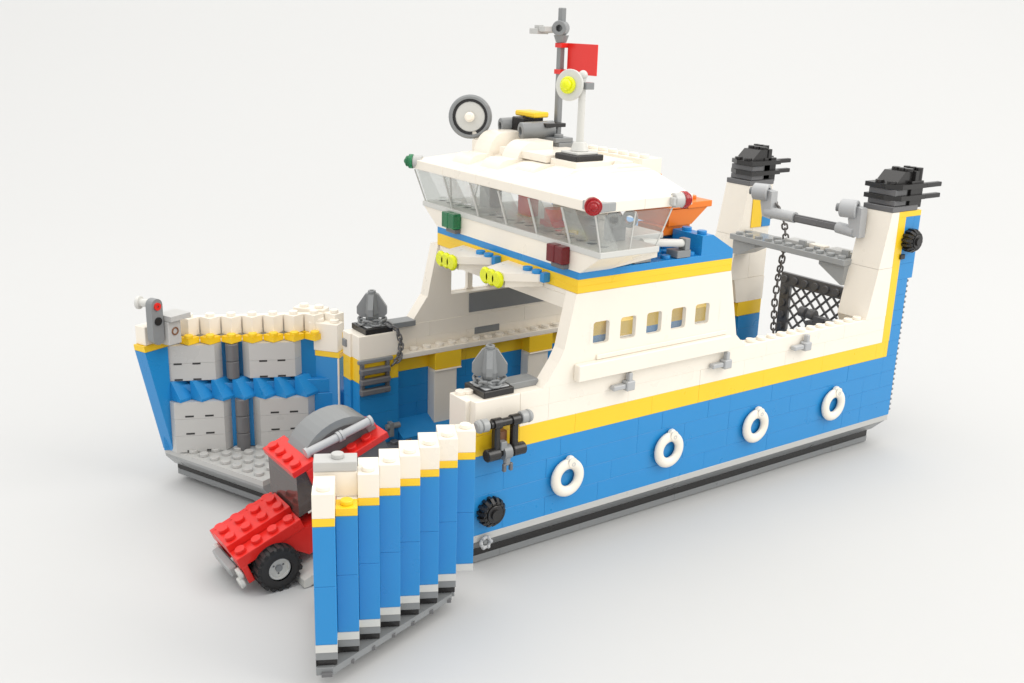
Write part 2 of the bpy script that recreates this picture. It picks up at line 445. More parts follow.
vs = [(x, 15.2-y, z) for x, y, z in vs]; b.add(vs, [[0, 1, 2, 3], [0, 3, 4], [1, 5, 2], [0, 4, 5, 1], [4, 3, 2, 5]])
def dome(yc, x0, x1, z0, z1, wd):
    pts = [(x0, z0)]+[(x0+(x1-x0)*.45*(1-cos(t)), z0+(z1-z0)*sin(t)) for t in [i*pi/2/8 for i in range(1, 9)]]+[(x1, z1), (x1, z0)]
    b.prism(pts, 'y', yc-wd/2, yc+wd/2)
dome(12.7, 8.4, 11.2, 21.4, 23.25, 1.7); dome(9.8, 8.6, 11.4, 21.4, 22.95, 1.7)
for k_, (yy, xx) in enumerate(((12.7, 6.9), (9.8, 7.1), (6.9, 7.6), (4.4, 8.2))): dome(yy, xx, xx+1.9, 21.1, 21.95, 1.9)
b.wall(9.0, 13.0, 6.45, 11.4, 22.0, 22.45, 'white', .45, lens=(2, 1))
b.box(9.3, 13.3, 3.9, 6.4, 21.4, 22.3)
b.box(9.8, 13.4, 6.45, 13.2, 21.2, 22.2)
b.box(12.2, 13.99, 3.0, 13.0, 20.6, 21.9)
b.wall(3.4, 13.6, 14.0, 15.6, 20.5, 22.35, 'white', .9, along='y', lens=(2, 4))
for y in range(4, 14): b.stud(14.6, y-.1, 22.35)
b.build('wheelhouse_roof', ferry)
# things inside the wheelhouse
b = MB('white')
b.box(13.0, 13.9, 5.2, 10.8, 16.9, 20.5, 'white')
b.box(7.6, 10.8, 1.05, 14.1, 16.86, 17.9, 'lightstone'); b.box(10.9, 12.9, 3.3, 12.0, 16.86, 17.9, 'lightstone')
b.build('wheelhouse_cabin', ferry)
b = MB('lgray'); b.box(9.0, 10.0, 12.4, 13.6, 17.96, 20.3, 'silver'); b.build('console', ferry)
b = MB('red'); b.box(9.5, 10.2, 8.6, 9.9, 18.31, 19.9, 'red'); b.build('chair_back', ferry)
b = MB('red'); b.box(8.5, 9.5, 4.9, 6.2, 18.31, 18.7, 'red'); b.cyl((9, 5.5, 18.7), (0, 0, 1), .55, .7, 'red'); b.stud(8.6, 3.0, 18.31, 'yellow'); b.build('seat', ferry)
b = MB('dgray'); b.box(9.2, 10.2, .2, 1.0, 18.31, 19.7, 'mgray')
b.cyl((9.3, .2, 19.7), (-.6, -.6, 0), .45, .8, 'mgray', hole=.25); b.cyl((10.1, -.2, 19.7), (-.6, -.6, 0), .45, .8, 'mgray', hole=.25)
b.build('searchlight', ferry)
# green / red lamps
for yc, mt, nm in ((12.9, 'trans_green', 'green'), (1.55, 'trans_darkred', 'red')):
    b = MB(mt); b.box(6.1, 6.7, yc-.74, yc-.02, 17.15, 18.15, mt, .05); b.box(6.1, 6.7, yc+.02, yc+.74, 17.15, 18.15, mt, .05)
    b.box(6.3, 6.7, yc-.66, yc+.5, 16.86, 17.13, 'dgray')
    b.build('navigation_lamp', ferry, nm+' square lamp on the bridge front')
def roundlamp(p, d, mt, lab):
    d = Vector(d).normalized(); p = Vector(p)
    b = MB('lgray'); b.cyl(p-d*.75, d, .42, .6, 'lgray', bev=.04, hole=.2); b.box(p.x-d.x*.75-.25, p.x-d.x*.75+.35, p.y-d.y*.75-.35, p.y-d.y*.75+.35, p.z-.25, p.z+.2, 'lgray')
    b.cyl(p-d*.15, d, .48, .3, mt, bev=.03); b.cyl(p+d*.15, d, .36, .22, mt, bev=.06); b.ball(p+d*.3, .22, mt)
    b.build('corner_lamp', ferry, lab)
roundlamp((5.75, -2.1, 20.95), (-.55, -.83, 0), 'trans_red', 'red round lamp on the near front corner of the roof')
b = MB('lgray'); b.box(5.9, 6.7, -2.35, -1.0, 20.62, 21.12, 'bgray', .04); b.box(5.9, 7.2, -2.3, -2.02, 20.62, 21.1, 'bgray', .04); b.build('lamp_mount', ferry)
roundlamp((5.9, 17.2, 20.95), (-.7, .7, 0), 'trans_green', 'green round lamp on the far front corner of the roof')
roundlamp((12.3, -2.1, 20.85), (1, -.15, 0), 'trans_red', 'red round lamp on the near rear corner of the roof')

# ---- roof gear
b = MB('mgray')
c = Vector((9.0, 14.85, 24.0)); d = Vector((-.62, -.78, .05)).normalized()
b.cyl(c-d*.35, d, 1.42, .7, 'mgray', 40, bev=.12, hole=1.16); b.cyl(c-d*.3, d, 1.16, .35, 'black', 40, hole=.96)
b.build('radar_ring', ferry)
b = MB('silver'); b.cyl(c-d*.15, d, .97, .35, 'lightstone', 32, bev=.04); b.cyl(c+d*.25, d, .32, .6, 'white', bev=.08); b.cyl(c+d*.85, d, .22, .2, 'white', bev=.04)
b.rod((9.3, 14.2, 22.0), c+Vector((.2, .25, -.3)), .2, 'white'); b.box(8.8, 9.9, 13.0, 14.3, 21.9, 22.6, 'white')
b.build('radar_hub', ferry)
b = MB('dgray', Matrix.Translation(Vector((0, 1.3, 0))))
b.box(11.6, 12.8, 11.0, 13.6, 22.4, 22.75, 'mgray'); b.box(12.4, 14.2, 8.3, 12.6, 22.3, 22.7, 'mgray'); b.box(12.2, 13.6, 8.4, 10.6, 22.7, 23.0, 'mgray')
for y in (8.9, 9.9): b.stud(12.8, y, 23.0, 'mgray')
b.box(11.9, 12.9, 9.0, 9.9, 21.9, 22.3, 'mgray')
b.build('gear_base', ferry)
b = MB('black', Matrix.Translation(Vector((0, 1.3, 0)))); b.box(11.3, 13.0, 10.85, 12.1, 22.75, 24.1, 'black', .06); b.box(12.0, 13.6, 9.2, 10.6, 23.6, 23.85, 'black'); b.cyl((12.0, 11.2, 24.0), (0, 0, 1), .4, .2, 'black')
b.build('gear_block', ferry)
b = MB('mgray', Matrix.Translation(Vector((0, 1.3, 0))))
b.cyl((10.7, 10.25, 23.35), (.97, -.25, .05), .54, 2.3, 'mgray', 24, bev=.05, hole=.27)
b.build('horn', ferry)
b = MB('mgray', Matrix.Translation(Vector((0, 1.3, 0)))); b.cyl((10.8, 12.7, 23.45), (.97, -.25, .05), .5, 1.3, 'mgray', 24, bev=.05, hole=.25); b.build('horn', ferry)
b = MB('yellow', Matrix.Translation(Vector((0, 1.3, 0)))); b.box(11.6, 12.8, 10.0, 12.2, 24.15, 24.5, 'yellow', .08); b.build('gear_cap', ferry)
b = MB('mgray'); mx_, my_ = 13.6, 11.4
b.box(mx_-.2, mx_+.2, my_-.2, my_+.2, 22.7, 31.0, 'mgray', .05)
b.cyl((mx_-.0, my_, 28.87), (0, 0, 1), .34, .45, 'mgray', r2=.5)
b.cyl((mx_-.45, my_-.3, 29.75), (.8, .6, 0), .48, .9, 'mgray', bev=.05, hole=.22)
mast = b.build('mast', ferry)
b = MB('lgray'); b.box(mx_-1.3, mx_-.4, my_+.1, my_+.7, 29.5, 29.85, 'lgray'); b.rod((mx_-.4, my_+.3, 29.6), (mx_-1.1, my_+1.3, 29.5), .16, 'lgray'); b.box(mx_-1.4, mx_-.5, my_+.7, my_+1.6, 29.35, 29.7, 'lgray'); b.stud(mx_-.95, my_+1.15, 29.7)
b.build('mast_arm', mast)
b = MB('red'); b.box(mx_+.28, mx_+.40, my_-3.3, my_-.35, 26.95, 28.85, 'red', .02)
b.box(mx_-.28, mx_+.4, my_-.4, my_+.28, 28.55, 28.85, 'red'); b.box(mx_-.28, mx_+.4, my_-.4, my_+.28, 26.9, 27.2, 'red')
b.build('flag', mast, 'red rectangular flag')
# dish pole
px_, py_ = 10.5, 5.15
b = MB('black'); b.box(px_-1.05, px_+1.05, py_-1.05, py_+1.05, 22.3, 22.65, 'black', .05)
b.build('pole_base', ferry)
b = MB('lightstone')
b.box(px_-.8, px_+.8, py_-.8, py_+.8, 22.65, 22.8, 'lightstone'); b.cyl((px_, py_, 22.8), (0, 0, 1), .55, .55, r2=.4, bev=.04); b.cyl((px_, py_, 23.2), (0, 0, 1), .23, 4.0, r2=.2)
b.ball((px_, py_, 27.2), .28); b.box(px_-.1, px_+.5, py_-.5, py_+.1, 26.4, 26.8, 'mgray')
pole = b.build('signal_pole', ferry)
b = MB('lightstone'); d = Vector((-.80, -.30, .08)); b.cyl(Vector((px_-.5, py_+.5, 26.6)), d, .92, .2, 'lightstone', 32, bev=.04)
b.cyl(Vector((px_-.65, py_+.45, 26.6)), d, .5, .3, 'trans_neon', 20, bev=.08); b.ball(Vector((px_-.95, py_+.32, 26.65)), .33, 'trans_neon')
b.build('signal_disc', pole)
# small crane on deck behind the wheelhouse
b = MB('lightstone'); b.rod((11.5, .3, 18.05), (14.8, .3, 17.7), .24, 'lightstone'); b.box(14.2, 15.3, .0, 1.0, 16.86, 17.3, 'mgray'); b.box(14.8, 15.2, .0, .6, 17.3, 18.0, 'mgray'); b.box(10.9, 12.2, .1, .9, 16.86, 17.7, 'mgray')
b.build('deck_crane', ferry)

# ---- bollards with chains on both bow corners
for near in (True, False):
    yc = 1.2 if near else 15.0
    b = MB('black'); b.box(.7, 2.7, yc-1, yc+1, 10.4, 10.78, 'black', .03)
    for q in (-.9, -.3, .3, .9):
        b.box(2.72, 4.7, yc+.45+q*.45-.18-.4, yc+.45+q*.45+.14-.4, 10.4, 10.78, 'mgray', .03)
    b.box(2.72, 4.7, yc-.45, yc+.5, 10.4, 10.6, 'dgray')
    root = b.build('bollard_plate', ferry)
    b = MB('silver'); b.box(.9, 2.5, yc-.8, yc+.8, 10.78, 10.86, 'silver'); b.cyl((1.7, yc, 10.86), (0, 0, 1), .62, .25, 'silver', 24, bev=.03)
    b.cyl((1.7, yc, 11.1), (0, 0, 1), .42, .5, 'mgray', 20)
    b.cyl((1.7, yc, 11.55), (0, 0, 1), .5, 1.35, 'mgray', 12, r2=.36); b.cyl((1.7, yc, 12.9), (0, 0, 1), .26, .18, 'mgray', 16, bev=.02, hole=.13)
    for k in range(4):
        t = radians(45+90*k+10); e = Vector((cos(t), sin(t), 0)); n_ = Vector((-sin(t), cos(t), 0))*.17
        o_ = Vector((1.7, yc, 0))
        P = [(.2, 12.85), (.42, 12.85), (.98, 12.0), (.98, 11.55), (.72, 11.3), (.2, 11.3)]
        vs = [o_+e*a+Vector((0, 0, z))-n_ for a, z in P]+[o_+e*a+Vector((0, 0, z))+n_ for a, z in P]
        b.add(vs, [list(range(6))[::-1], list(range(6, 12))]+[[i, (i+1) % 6, (i+1) % 6+6, i+6] for i in range(6)], 'mgray')
    b.build('bollard', root)
    b = MB('mgray')
    ring = [(1.7+.8*cos(t), yc+.8*sin(t), 11.05) for t in [i*2*pi/9 for i in range(10)]]
    b.chain(ring, 'mgray', .68, .4, .085)
    if not near:
        b.chain([(2.3, 14.2, 11.0), (2.95, 13.85, 10.5), (3.2, 13.8, 9.5), (3.0, 13.7, 8.6), (2.5, 13.7, 8.2)], 'dgray', .5, .3, .06)
    b.build('bollard_chain', root)
# ladder on the far corner block, angled trim
b = MB('dgray')
b.box(-.02, 2.5, 13.62, 13.86, 8.6, 8.85, 'mgray')
for z in (8.1, 7.4, 6.7): b.box(.05, 2.2, 13.35, 13.8, z-.2, z+.2, 'dgray', .07)
b.box(.15, .4, 13.6, 13.86, 6.4, 8.6, 'dgray'); b.box(2.0, 2.25, 13.6, 13.86, 6.4, 8.6, 'dgray')
b.build('ladder', ferry)
b = MB('mgray'); b.box(-.12, .13, 15.3, 15.8, 9.4, 9.9, 'mgray'); b.build('wall_clip', ferry)
b = MB('dgray'); b.rod((2.0, 13.7, 3.9), (3.0, 13.7, 3.9), .2, 'mgray'); b.box(2.2, 2.5, 13.5, 13.95, 3.2, 4.2, 'mgray'); b.build('hinge_clip', ferry)
b = MB('white'); b.rod((-.25, 16.1, 2.0), (-.25, 16.1, 8.4), .07, 'white'); b.build('hinge_pin', ferry)
b = MB('white'); b.rod((-.4, -.4, 2), (-.4, -.4, 8.4), .1, 'white'); b.build('hinge_pin', ferry)

# ---- hose reel on the near bow quarter
b = MB('black')
b.rod((.5, -.7, 9.25), (2.75, -.7, 9.25), .23, 'black', 14)
for x in (.95, 2.15): b.box(x-.19, x+.19, -.9, -.45, 7.35, 9.3, 'black', .08); b.cyl((x-.25, -.7, 9.25), (1, 0, 0), .32, .5, 'black')
b.cyl((.25, -.75, 7.5), (1, 0, 0), .36, .85, 'black', bev=.05); b.cyl((1.95, -.75, 7.5), (1, 0, 0), .36, .85, 'black', bev=.05); b.rod((1, -.75, 7.5), (2.4, -.75, 7.5), .2, 'black')
b.box(1.2, 1.85, -.45, 0.02, 7.1, 8.6, 'brown')
reel = b.build('winch_frame', ferry)
for x, s_ in ((.35, -1), (2.5, 1)):
    b = MB('mgray')
    b.cyl((x, -.7, 9.3), (s_, 0, 0), .36, .42, 'bgray', 18, bev=.04); b.cyl((x+s_*.42, -.7, 9.3), (s_, 0, 0), .38, .35, 'bgray', 18, bev=.1, r2=.34)
    b.build('winch_knob', reel)
b = MB('mgray'); b.cyl((1.3, -.75, 7.5), (1, 0, 0), .42, .5, 'mgray'); b.box(1.35, 1.75, -1.05, -.75, 6.75, 7.5, 'mgray', .08); b.box(1.22, 1.42, -1.1, -.9, 6.45, 6.9, 'dgray'); b.box(1.66, 1.86, -1.1, -.9, 6.45, 6.9, 'dgray')
b.box(1.1, 1.5, -1.0, -.6, 7.7, 8.2, 'mgray')
b.build('winch_hook', reel)

def gear(name, c, R, w_, teeth, mat, parent, axis=(0, -1, 0), tl=.16):
    b = MB(mat); c = Vector(c); d = Vector(axis).normalized(); a = d.orthogonal().normalized(); e = d.cross(a)
    b.cyl(c, d, R-tl, w_, mat, 28)
    b.cyl(c+d*w_, d, (R-tl)*.72, .12, mat, 24, bev=.03); b.cyl(c+d*(w_+.12), d, .3, .12, mat, 16)
    for i in range(teeth):
        t = 2*pi*i/teeth; r_ = cos(t)*a+sin(t)*e; n_ = -sin(t)*a+cos(t)*e
        hw = .11
        vs = []
        for dd, rr in ((0, R), (w_*.65, R), (w_+.05, R-.22)):
            for s_ in (-1, 1): vs.append(c+d*dd+r_*rr+n_*hw*s_*.8); vs.append(c+d*dd+r_*(R-tl-.15)+n_*hw*s_)
        b.add(vs, [[0, 2, 3, 1], [0, 4, 6, 2], [4, 8, 10, 6], [8, 9, 11, 10], [0, 1, 5, 4], [4, 5, 9, 8], [2, 6, 7, 3], [6, 10, 11, 7]], mat)
    return b.build(name, parent)
gear('cog_wheel', (1.1, 0.02, 3.75), .88, .55, 14, 'black', ferry)
gear('cog_wheel', (37.0, 0.0, 15.9), .85, .7, 14, 'black', ferry)
b = MB('silver'); b.torus((.75, -.2, 1.95), (0, -1, 0), .3, .1, 'silver'); b.rod((.75, -.2, 1.95), (.75, 1.2, 1.95), .12, 'mgray')
for k in range(6): t = k*pi/3; b.ball((.75+.33*cos(t), -.25, 1.95+.33*sin(t)), .12, 'silver')
b.build('axle_bush', ferry)
b = MB('black'); b.box(36.2, 36.7, -.15, 0.0, 14.55, 14.9, 'black'); b.build('gear_mount', ferry)

# ---- stern towers
for near in (True, False):
    f = (lambda a, b_: (a, b_)) if near else (lambda a, b_: (15.9-b_, 15.9-a))
    W_ = 2.5
    y0, y1 = f(0, W_)
    # white sloping body
    b = MB('white')
    zt = 18.0
    lo = [(33.3, 10.4), (35.35, 10.4), (35.35, zt), (34.75, zt)]
    b.prism([(33.3, 10.4), (35.55, 10.4), (35.55, 14.0), (34.02, 14.0)], 'y', y0, y1)
    b.prism([(34.03, 14.02), (35.55, 14.02), (35.55, zt), (34.75, zt)], 'y', y0+.01, y1-.01)
    b.prism([(34.3, 8.4), (36.4, 8.4), (36.4, 10.38), (33.3, 10.38)] if near else [(34.5, 8.4), (37.58, 8.4), (37.58, 10.39), (34.0, 10.39)], 'y', *f(1.01, W_))
    yi0, yi1 = f(1.01, W_)
    b.box(35.57, 37.55, *f(1.3, W_-.01), 10.4, zt, 'white')
    b.build('tower_body', ferry)
    b = MB('yellow')
    b.box(35.56, 36.4, *f(0, 1.28), 8.4, 17.6, 'yellow', .02)
    b.box(35.56, 38.1, *f(0, 1.28), 17.6, zt, 'yellow', .02)
    b.box(35.0 if near else 34.7, 37.5, *f(1.01, W_), 7.2, 8.38, 'yellow', .02)
    if near: b.box(35.99, 36.36, *f(0, 1), 7.2, 8.4, 'yellow', .02)
    b.box(35.3, 36.5, *f(W_-.01, W_+.06), 14.6, 17.0, 'yellow', .01)
    b.build('tower_stripe', ferry)
    b = MB('blue')
    b.wall(36.37, XE, *f(0, 1.28), 7.2, 13.0, 'blue'); b.wall(36.37, 38.1, *f(0, 1.27), 13.0, 17.6, 'blue')
    b.box(36.55, 37.56, *f(W_-.01, W_+.06), 14.6, 17.0, 'blue', .01)
    b.wall(34.9, 37.5, *f(1.01, W_), 2.7, 7.18, 'blue')
    b.build('tower_panel', ferry)
    # rack of plate edges on the stern corner
    b = MB('mgray')
    for i in range(26):
        z = 2.6+i*.4
        b.box(XE, XE+.14, *f(.1, .8), z, z+.34, 'mgray', .01); b.rod((XE+.14, f(.15, 0)[0] if near else f(0, .15)[1]-.0, z+.17), (XE+.26, (.15 if near else 15.75), z+.17), .1, 'mgray', 8)
    b.build('stern_rack', ferry)
    # cap
    ym0, ym1 = f(-.0, W_)
    b = MB('dgray')
    b.box(34.72, 37.6, ym0, ym1, 18.02, 18.4, 'dgray'); b.box(35.1, 37.3, *f(.3, W_-.3), 18.4, 19.9, 'dgray')
    b.box(35.0, 36.3, *f(.15, W_-.1), 18.42, 18.8, 'dgray'); b.box(35.0, 36.3, *f(.15, W_-.1), 19.12, 19.55, 'dgray')
    b.box(36.6, 38.0, *f(.05, W_-.3), 18.2, 20.1, 'black')
    cap = b.build('tower_cap', ferry)
    b = MB('black')
    for z in (18.8, 19.6):
        b.prism([(34.75, f(.9, 0)[0] if near else 15.0), (35.3, -.15 if near else 16.05), (38.1, -.15 if near else 16.05), (38.1, 2.6 if near else 13.3), (34.75, 2.6 if near else 13.3)], 'z', z, z+.33)
        for q in ((-.15, .25), (1.7, 2.1)): b.box(38.1, 39.9, *f(*q), z, z+.33, 'black', .04)
    b.build('prong_plate', cap)
    b = MB('black')
    b.prism([(35.2, 19.94), (37.0, 19.94), (37.0, 20.75), (36.1, 20.75)], 'y', *f(.35, 2.1), 'black')
    for q in (.55, 1.1, 1.7): b.cyl((36.7+.1*q, f(q, q)[0], 20.7), (0, 0, 1), .3, .25, 'black', bev=.03)
    b.box(37.0, 37.4, *f(.1, 2.2), 19.9, 20.8, 'black')
    for q in (.3, .8, 1.3): b.rod((37.6, f(q, q)[0], 19.9), (37.6, f(q, q)[0], 21.0), .26, 'black')
    b.stud(35.15, f(.7, .7)[0], 19.93, 'black'); b.stud(35.15, f(1.7, 1.7)[0], 19.93, 'black')
    b.build('funnel_cluster', cap)

# ---- walkway between the towers
b = MB('bgray')
b.box(33.2, 35.8, 2.4, 13.6, 13.86, 14.3, 'bgray')
for j in range(11):
    for x in (33.7, 34.7):
        if j in (4, 5, 8, 9) and x > 34: continue
        b.stud(x, 3.0+j, 14.3)
b.box(34.4, 35.6, 7.0, 9.0, 14.31, 14.6, 'lgray'); b.box(34.4, 35.6, 3.0, 5.0, 14.31, 14.6, 'lgray'); b.box(34.6, 35.3, 5.4, 6.8, 14.31, 14.6, 'white')
for y in (7.2, 3.2): b.box(34.2, 34.5, y-.3, y+.3, 14.31, 14.8, 'bgray')
b.build('walkway', ferry)
b = MB('bgray')
b.prism([(13.4, 13.85), (13.4, 12.7), (12.7, 12.7), (11.1, 13.55), (11.1, 13.85)], 'x', 33.45, 35.4)
b.build('walkway_bracket', ferry)
b = MB('bgray')
b.prism([(2.5, 13.85), (2.5, 12.4), (2.7, 12.4), (4.8, 13.55), (4.8, 13.85)], 'x', 33.45, 35.4)
b.build('walkway_bracket', ferry)
b = MB('silver')
b.rod((34, 10.7, 16.45), (34, 7.9, 16.45), .42, 'silver', 20); b.build('axle_sleeve', ferry)
b = MB('silver'); b.rod((34, 3.9, 16.4), (34, 2.4, 16.3), .42, 'silver', 20)
b.build('axle_sleeve', ferry)
b = MB('dgray')
b.box(33.8, 34.2, 3.8, 8.0, 16.22, 16.62, 'dgray', .03); b.box(33.9, 34.1, 3.8, 8.0, 16.12, 16.72, 'dgray', .03)
b.build('cross_axle', ferry)
for y, s_ in ((11.3, 1), (3.0, 1)):
    b = MB('silver')
    b.cyl((33.5, y+.45, 17.95), (.35, -.94, 0), .66, 1.2, 'silver', 26, bev=.06, hole=.4)
    b.cyl((33.4, y+.75, 17.95), (.35, -.94, 0), .3, 1.45, 'mgray', 16)
    b.prism([(y-1.15, 18.1), (y-.3, 18.2), (y-.1, 17.2), (y-.4, 16.1), (y-1.2, 16.0)], 'x', 33.7, 34.4)
    b.build('arm_connector', ferry)
b = MB('chainmetal')
b.chain([(34.0, 11.3, 17.7), (34.3, 10.6, 17.3), (34.4, 9.9, 16.9), (34.9, 9.6, 15.6), (35.75, 10.0, 14.2), (35.5, 10.0, 12.4), (36.0, 10.6, 10.8), (36.0, 10.7, 9.1), (36.2, 10.6, 5.6)], 'chainmetal', .66, .4, .075)
b.build('ramp_chain', ferry)

# ---- stern gate with lattice
b = MB('dgray')
gx = 37.9; ga, gb, gz0, gz1 = 2.6, 11.9, 2.6, 11.0
b.box(gx, gx+.35, ga, gb, gz1-1, gz1, 'dgray'); b.box(gx, gx+.35, gb-1, gb, gz0, gz1-1, 'dgray'); b.box(gx, gx+.35, ga, ga+1, gz0, gz1-1, 'dgray')
b.box(gx, gx+.35, ga, gb, gz0, gz0+1.5, 'dgray')
for j in range(9): b.stud(gx, ga+.5+j*(gb-ga-1)/8, gz1-.5, 'dgray', (-1, 0, 0))
for k in range(1, 8): b.stud(gx, gb-.5, gz1-.5-k, 'dgray', (-1, 0, 0))
o = b.build('stern_ramp', ferry)
b = MB('dgray'); A0, A1, Z0, Z1 = ga+1, gb-1, gz0+1.5, gz1-1
W2, H2 = A1-A0, Z1-Z0
k = -H2
while k < W2:
    for sgn in (1, -1):
        a_, z_ = (max(k, 0), max(-k, 0)); a2 = min(W2, k+H2); z2 = a2-k
        if a2-a_ > .1:
            p = (gx+.15, A0+a_, Z0+z_) if sgn == 1 else (gx+.22, A1-a_, Z0+z_); q = (gx+.15, A0+a2, Z0+z2) if sgn == 1 else (gx+.22, A1-a2, Z0+z2)
            b.rod(p, q, .1, 'dgray', 6)
    k += 1.02
b.build('lattice', o)
b = MB('dgray')
for y in (7.0, 7.9): b.cyl((36.6, y, 8.6), (0, 1, 0), .42, .6, 'dgray', bev=.04)
b.box(36.3, 36.9, 6.0, 7.0, 8.0, 8.6, 'dgray'); b.rod((36.6, 5.0, 8.4), (36.6, 8, 8.4), .2, 'dgray'); b.box(36.2, 37.0, 6.4, 7.6, 2.7, 8.1, 'dgray')
b.build('gate_winch', ferry)

# ---- bow doors
def frame(O, a1, a2):
    e1 = Vector((cos(a1), sin(a1), 0)); e2 = Vector((cos(a2), sin(a2), 0))
    m_ = Matrix.Identity(4)
    for r_ in range(3): m_[r_][0] = e1[r_]; m_[r_][1] = e2[r_]
    m_[2][2] = 1; m_[0][3] = O[0]; m_[1][3] = O[1]
    return m_
# near door (seen from outside)
N = frame((-1.17, -1.67), radians(152.8), radians(242.8)); n = 8
b = MB('lightstone', N)
door = None
for j in range(n):
    b.box(0 if j == 0 else 0, 0, 0, 0, 0, 0) if False else None
poly = []
for j in range(n): poly += [(j, j+1), (j+1, j+1)]
poly = [(0, 0)]+poly+[(8, 0)]
b.prism(poly, 'z', 2.0, 2.4, 'lightstone')
door = b.build('bow_door', ferry, 'near bow door of eight stepped blue columns, seen from outside')
for x in range(1, 8):
    pass
b = MB('lightstone', N)
for x in range(1, 8):
    for y in range(0, x): b.stud(x+.5, y+.5, 2.4)
b.build('ramp_floor', door)
b = MB('mgray', N)
for j in range(1, n): b.box(j, j+1, j-.35, j+.98, 1.6, 2.0, 'mgray', .02)
b.prism([(2, 0), (8, 0), (8, 6.8), (2, 1.6)], 'z', 1.2, 2.0, 'mgray')
b.prism([(1.3, .3), (8, .3), (8, 7.9), (1.3, 1.2)], 'z', 1.21, 1.59, 'black')
b.prism([(1.2, .5), (8, .5), (8, 8), (7.2, 7.98), (1.2, 1.9)], 'z', .83, 1.18, 'mgray')
for q in range(1, n): b.box(q+.03, q+.97, q-.3, q+.8, 1.2, 1.6, 'black', .02)
for q in range(1, n): b.box(q+.03, q+.97, q-.3, q+.55, .8, 1.2, 'mgray', .02); b.box(q+.25, q+.75, q+.55, q+1.18, .8, 1.0, 'dgray', .02)
b.box(7.2, 8, 7.2, 8.0, .8, 1.2, 'mgray', .02)
b.prism([(8, 0), (8.9, 0), (8, 0)], 'z', 1, 2) if False else None
b.build('door_keel', door)
for j in range(n):
    b = MB('blue', N); c_ = .02
    b.box(j, j+1, j, j+1, 2.4, 5.4, 'blue', c_, .004); b.box(j, j+1, j, j+1, 5.4, 8.4, 'blue', c_, .004)
    b.box(j, j+1, j, j+1, 8.4, 8.8, 'yellow', c_, .004)
    if j != 6:
        b.box(j, j+1, j, j+1, 8.8, 10.0, 'white', c_, .004); b.stud(j+.5, j+.5, 10.0, 'white')
    else:
        b.stud(j+.5, j+.5, 8.8, 'yellow')
    if j < n-1: b.box(j+1, j+1.98, j, j+.98, 2.4, 8.4, 'blue', c_, .004); b.box(j+1, j+1.98, j, j+.98, 8.4, 10.0 if j != 5 else 8.8, 'white', c_, .004)
    b.build('door_column', door)
b = MB('white', N); b.box(6.0, 8.0, 4.75, 5.75, 8.8, 10.05, 'white'); b.box(6.0, 8.0, 4.72, 5.78, 10.07, 10.55, 'lgray'); b.stud(6.9, 5.2, 10.55, 'lgray')
b.build('door_latch', door)


# far door (seen from inside)
Fm = frame((1.28, 16.4), radians(202.4), radians(112.4)); n = 9
b = MB('lgray', Fm)
poly = [(0, 0)]
for j in range(n): poly += [(j, j+1), (j+1, j+1)]
poly += [(9, 0)]
b.prism(poly, 'z', 2.05, 2.4, 'lgray')
fd = b.build('bow_door', ferry, 'far bow door seen from inside, with grey panels and studded floor')
b = MB('lgray', Fm)
for x in range(2, 9):
    for y in range(0, x-1 if x < 8 else 7): b.stud(x+.4, y+.9, 2.4, 'lgray')
b.build('ramp_floor', fd)
b = MB('mgray', Fm)
b.prism([(9, 2.05), (8.98, 1.85), (8.3, 1.1), (2, 1.1), (2, 2.05)], 'y', 0, 8.95, 'bgray')
b.box(2, 8.3, .05, 8.7, .78, 1.1, 'black'); b.box(2, 8.3, 0, 8.7, .38, .77, 'mgray'); b.cyl((7.3, 5.8, 0.02), (0, 0, 1), .3, .4, 'dgray')
b.build('door_keel', fd)
# planking: lower part stands one cell further in than the upper part
K = .94
Fm2 = Fm @ Matrix.Translation(Vector((9, 9, 0))) @ Matrix.Diagonal(Vector((K, K, 1, 1))) @ Matrix.Translation(Vector((-9, -9, 0)))
for j in range(n):
    b = MB('blue', Fm2); c_ = .02
    b.prism([(j, j), (j+1, j+1), (j, j+1)], 'z', 2.41, 9.6, 'blue')
    if j > 1:      # blue slope brick falling inwards
        b.prism([(j+.12, 5.95), (j+.12, 7.2), (j-.15, 7.2), (j-.98, 6.12), (j-.98, 5.95)], 'x', j-.2, j+.99, 'blue')
    b.prism([(j+.02, j+.02), (j+1, j+.02), (j+1, j+1), (j+.02, j+1)], 'z', 9.6, 10.0, 'yellow')
    b.stud(j+.72, j+.28, 10.0, 'yellow')
    b.box(j-.36, j+.6, j+.4, j+1.36, 10.0, 11.2, 'white', c_, .004); b.stud(j+.12, j+.88, 11.2, 'white')
    b.build('door_column', fd)
# grey vent panels and dark round columns, in the frame of the diagonal
s2 = 2**.5
dg = Vector((1, 1, 0)).normalized(); nn = Vector((1, -1, 0)).normalized()      # local: along diagonal, inwards
Dm = Matrix.Identity(4)
for r_ in range(3): Dm[r_][0] = dg[r_]; Dm[r_][1] = nn[r_]
Dm2 = Fm2 @ Dm; Dm = Fm @ Dm
def panel(s0, s1, t0, z0, z1, rows, D_):
    b = MB('lgray', D_); e = .45
    nrow = round((z1-z0)/1.2)
    for i in range(nrow):
        za, zc = z0+i*(z1-z0)/nrow, z0+(i+1)*(z1-z0)/nrow
        b.prism([(s0, t0), (s0+e, t0+.6), (s1-e, t0+.6), (s1, t0)], 'z', za+.006, zc-.006, 'lgray')
    o = b.build('vent_panel', fd)
    b = MB('slit', D_); mid = (s0+s1)/2
    for z in rows:
        for q in (-.62, .62): b.box(mid+q-.27, mid+q+.27, t0+.58, t0+.615, z-.06, z+.06, 'slit', .005)
    b.build('vent_slot', o)
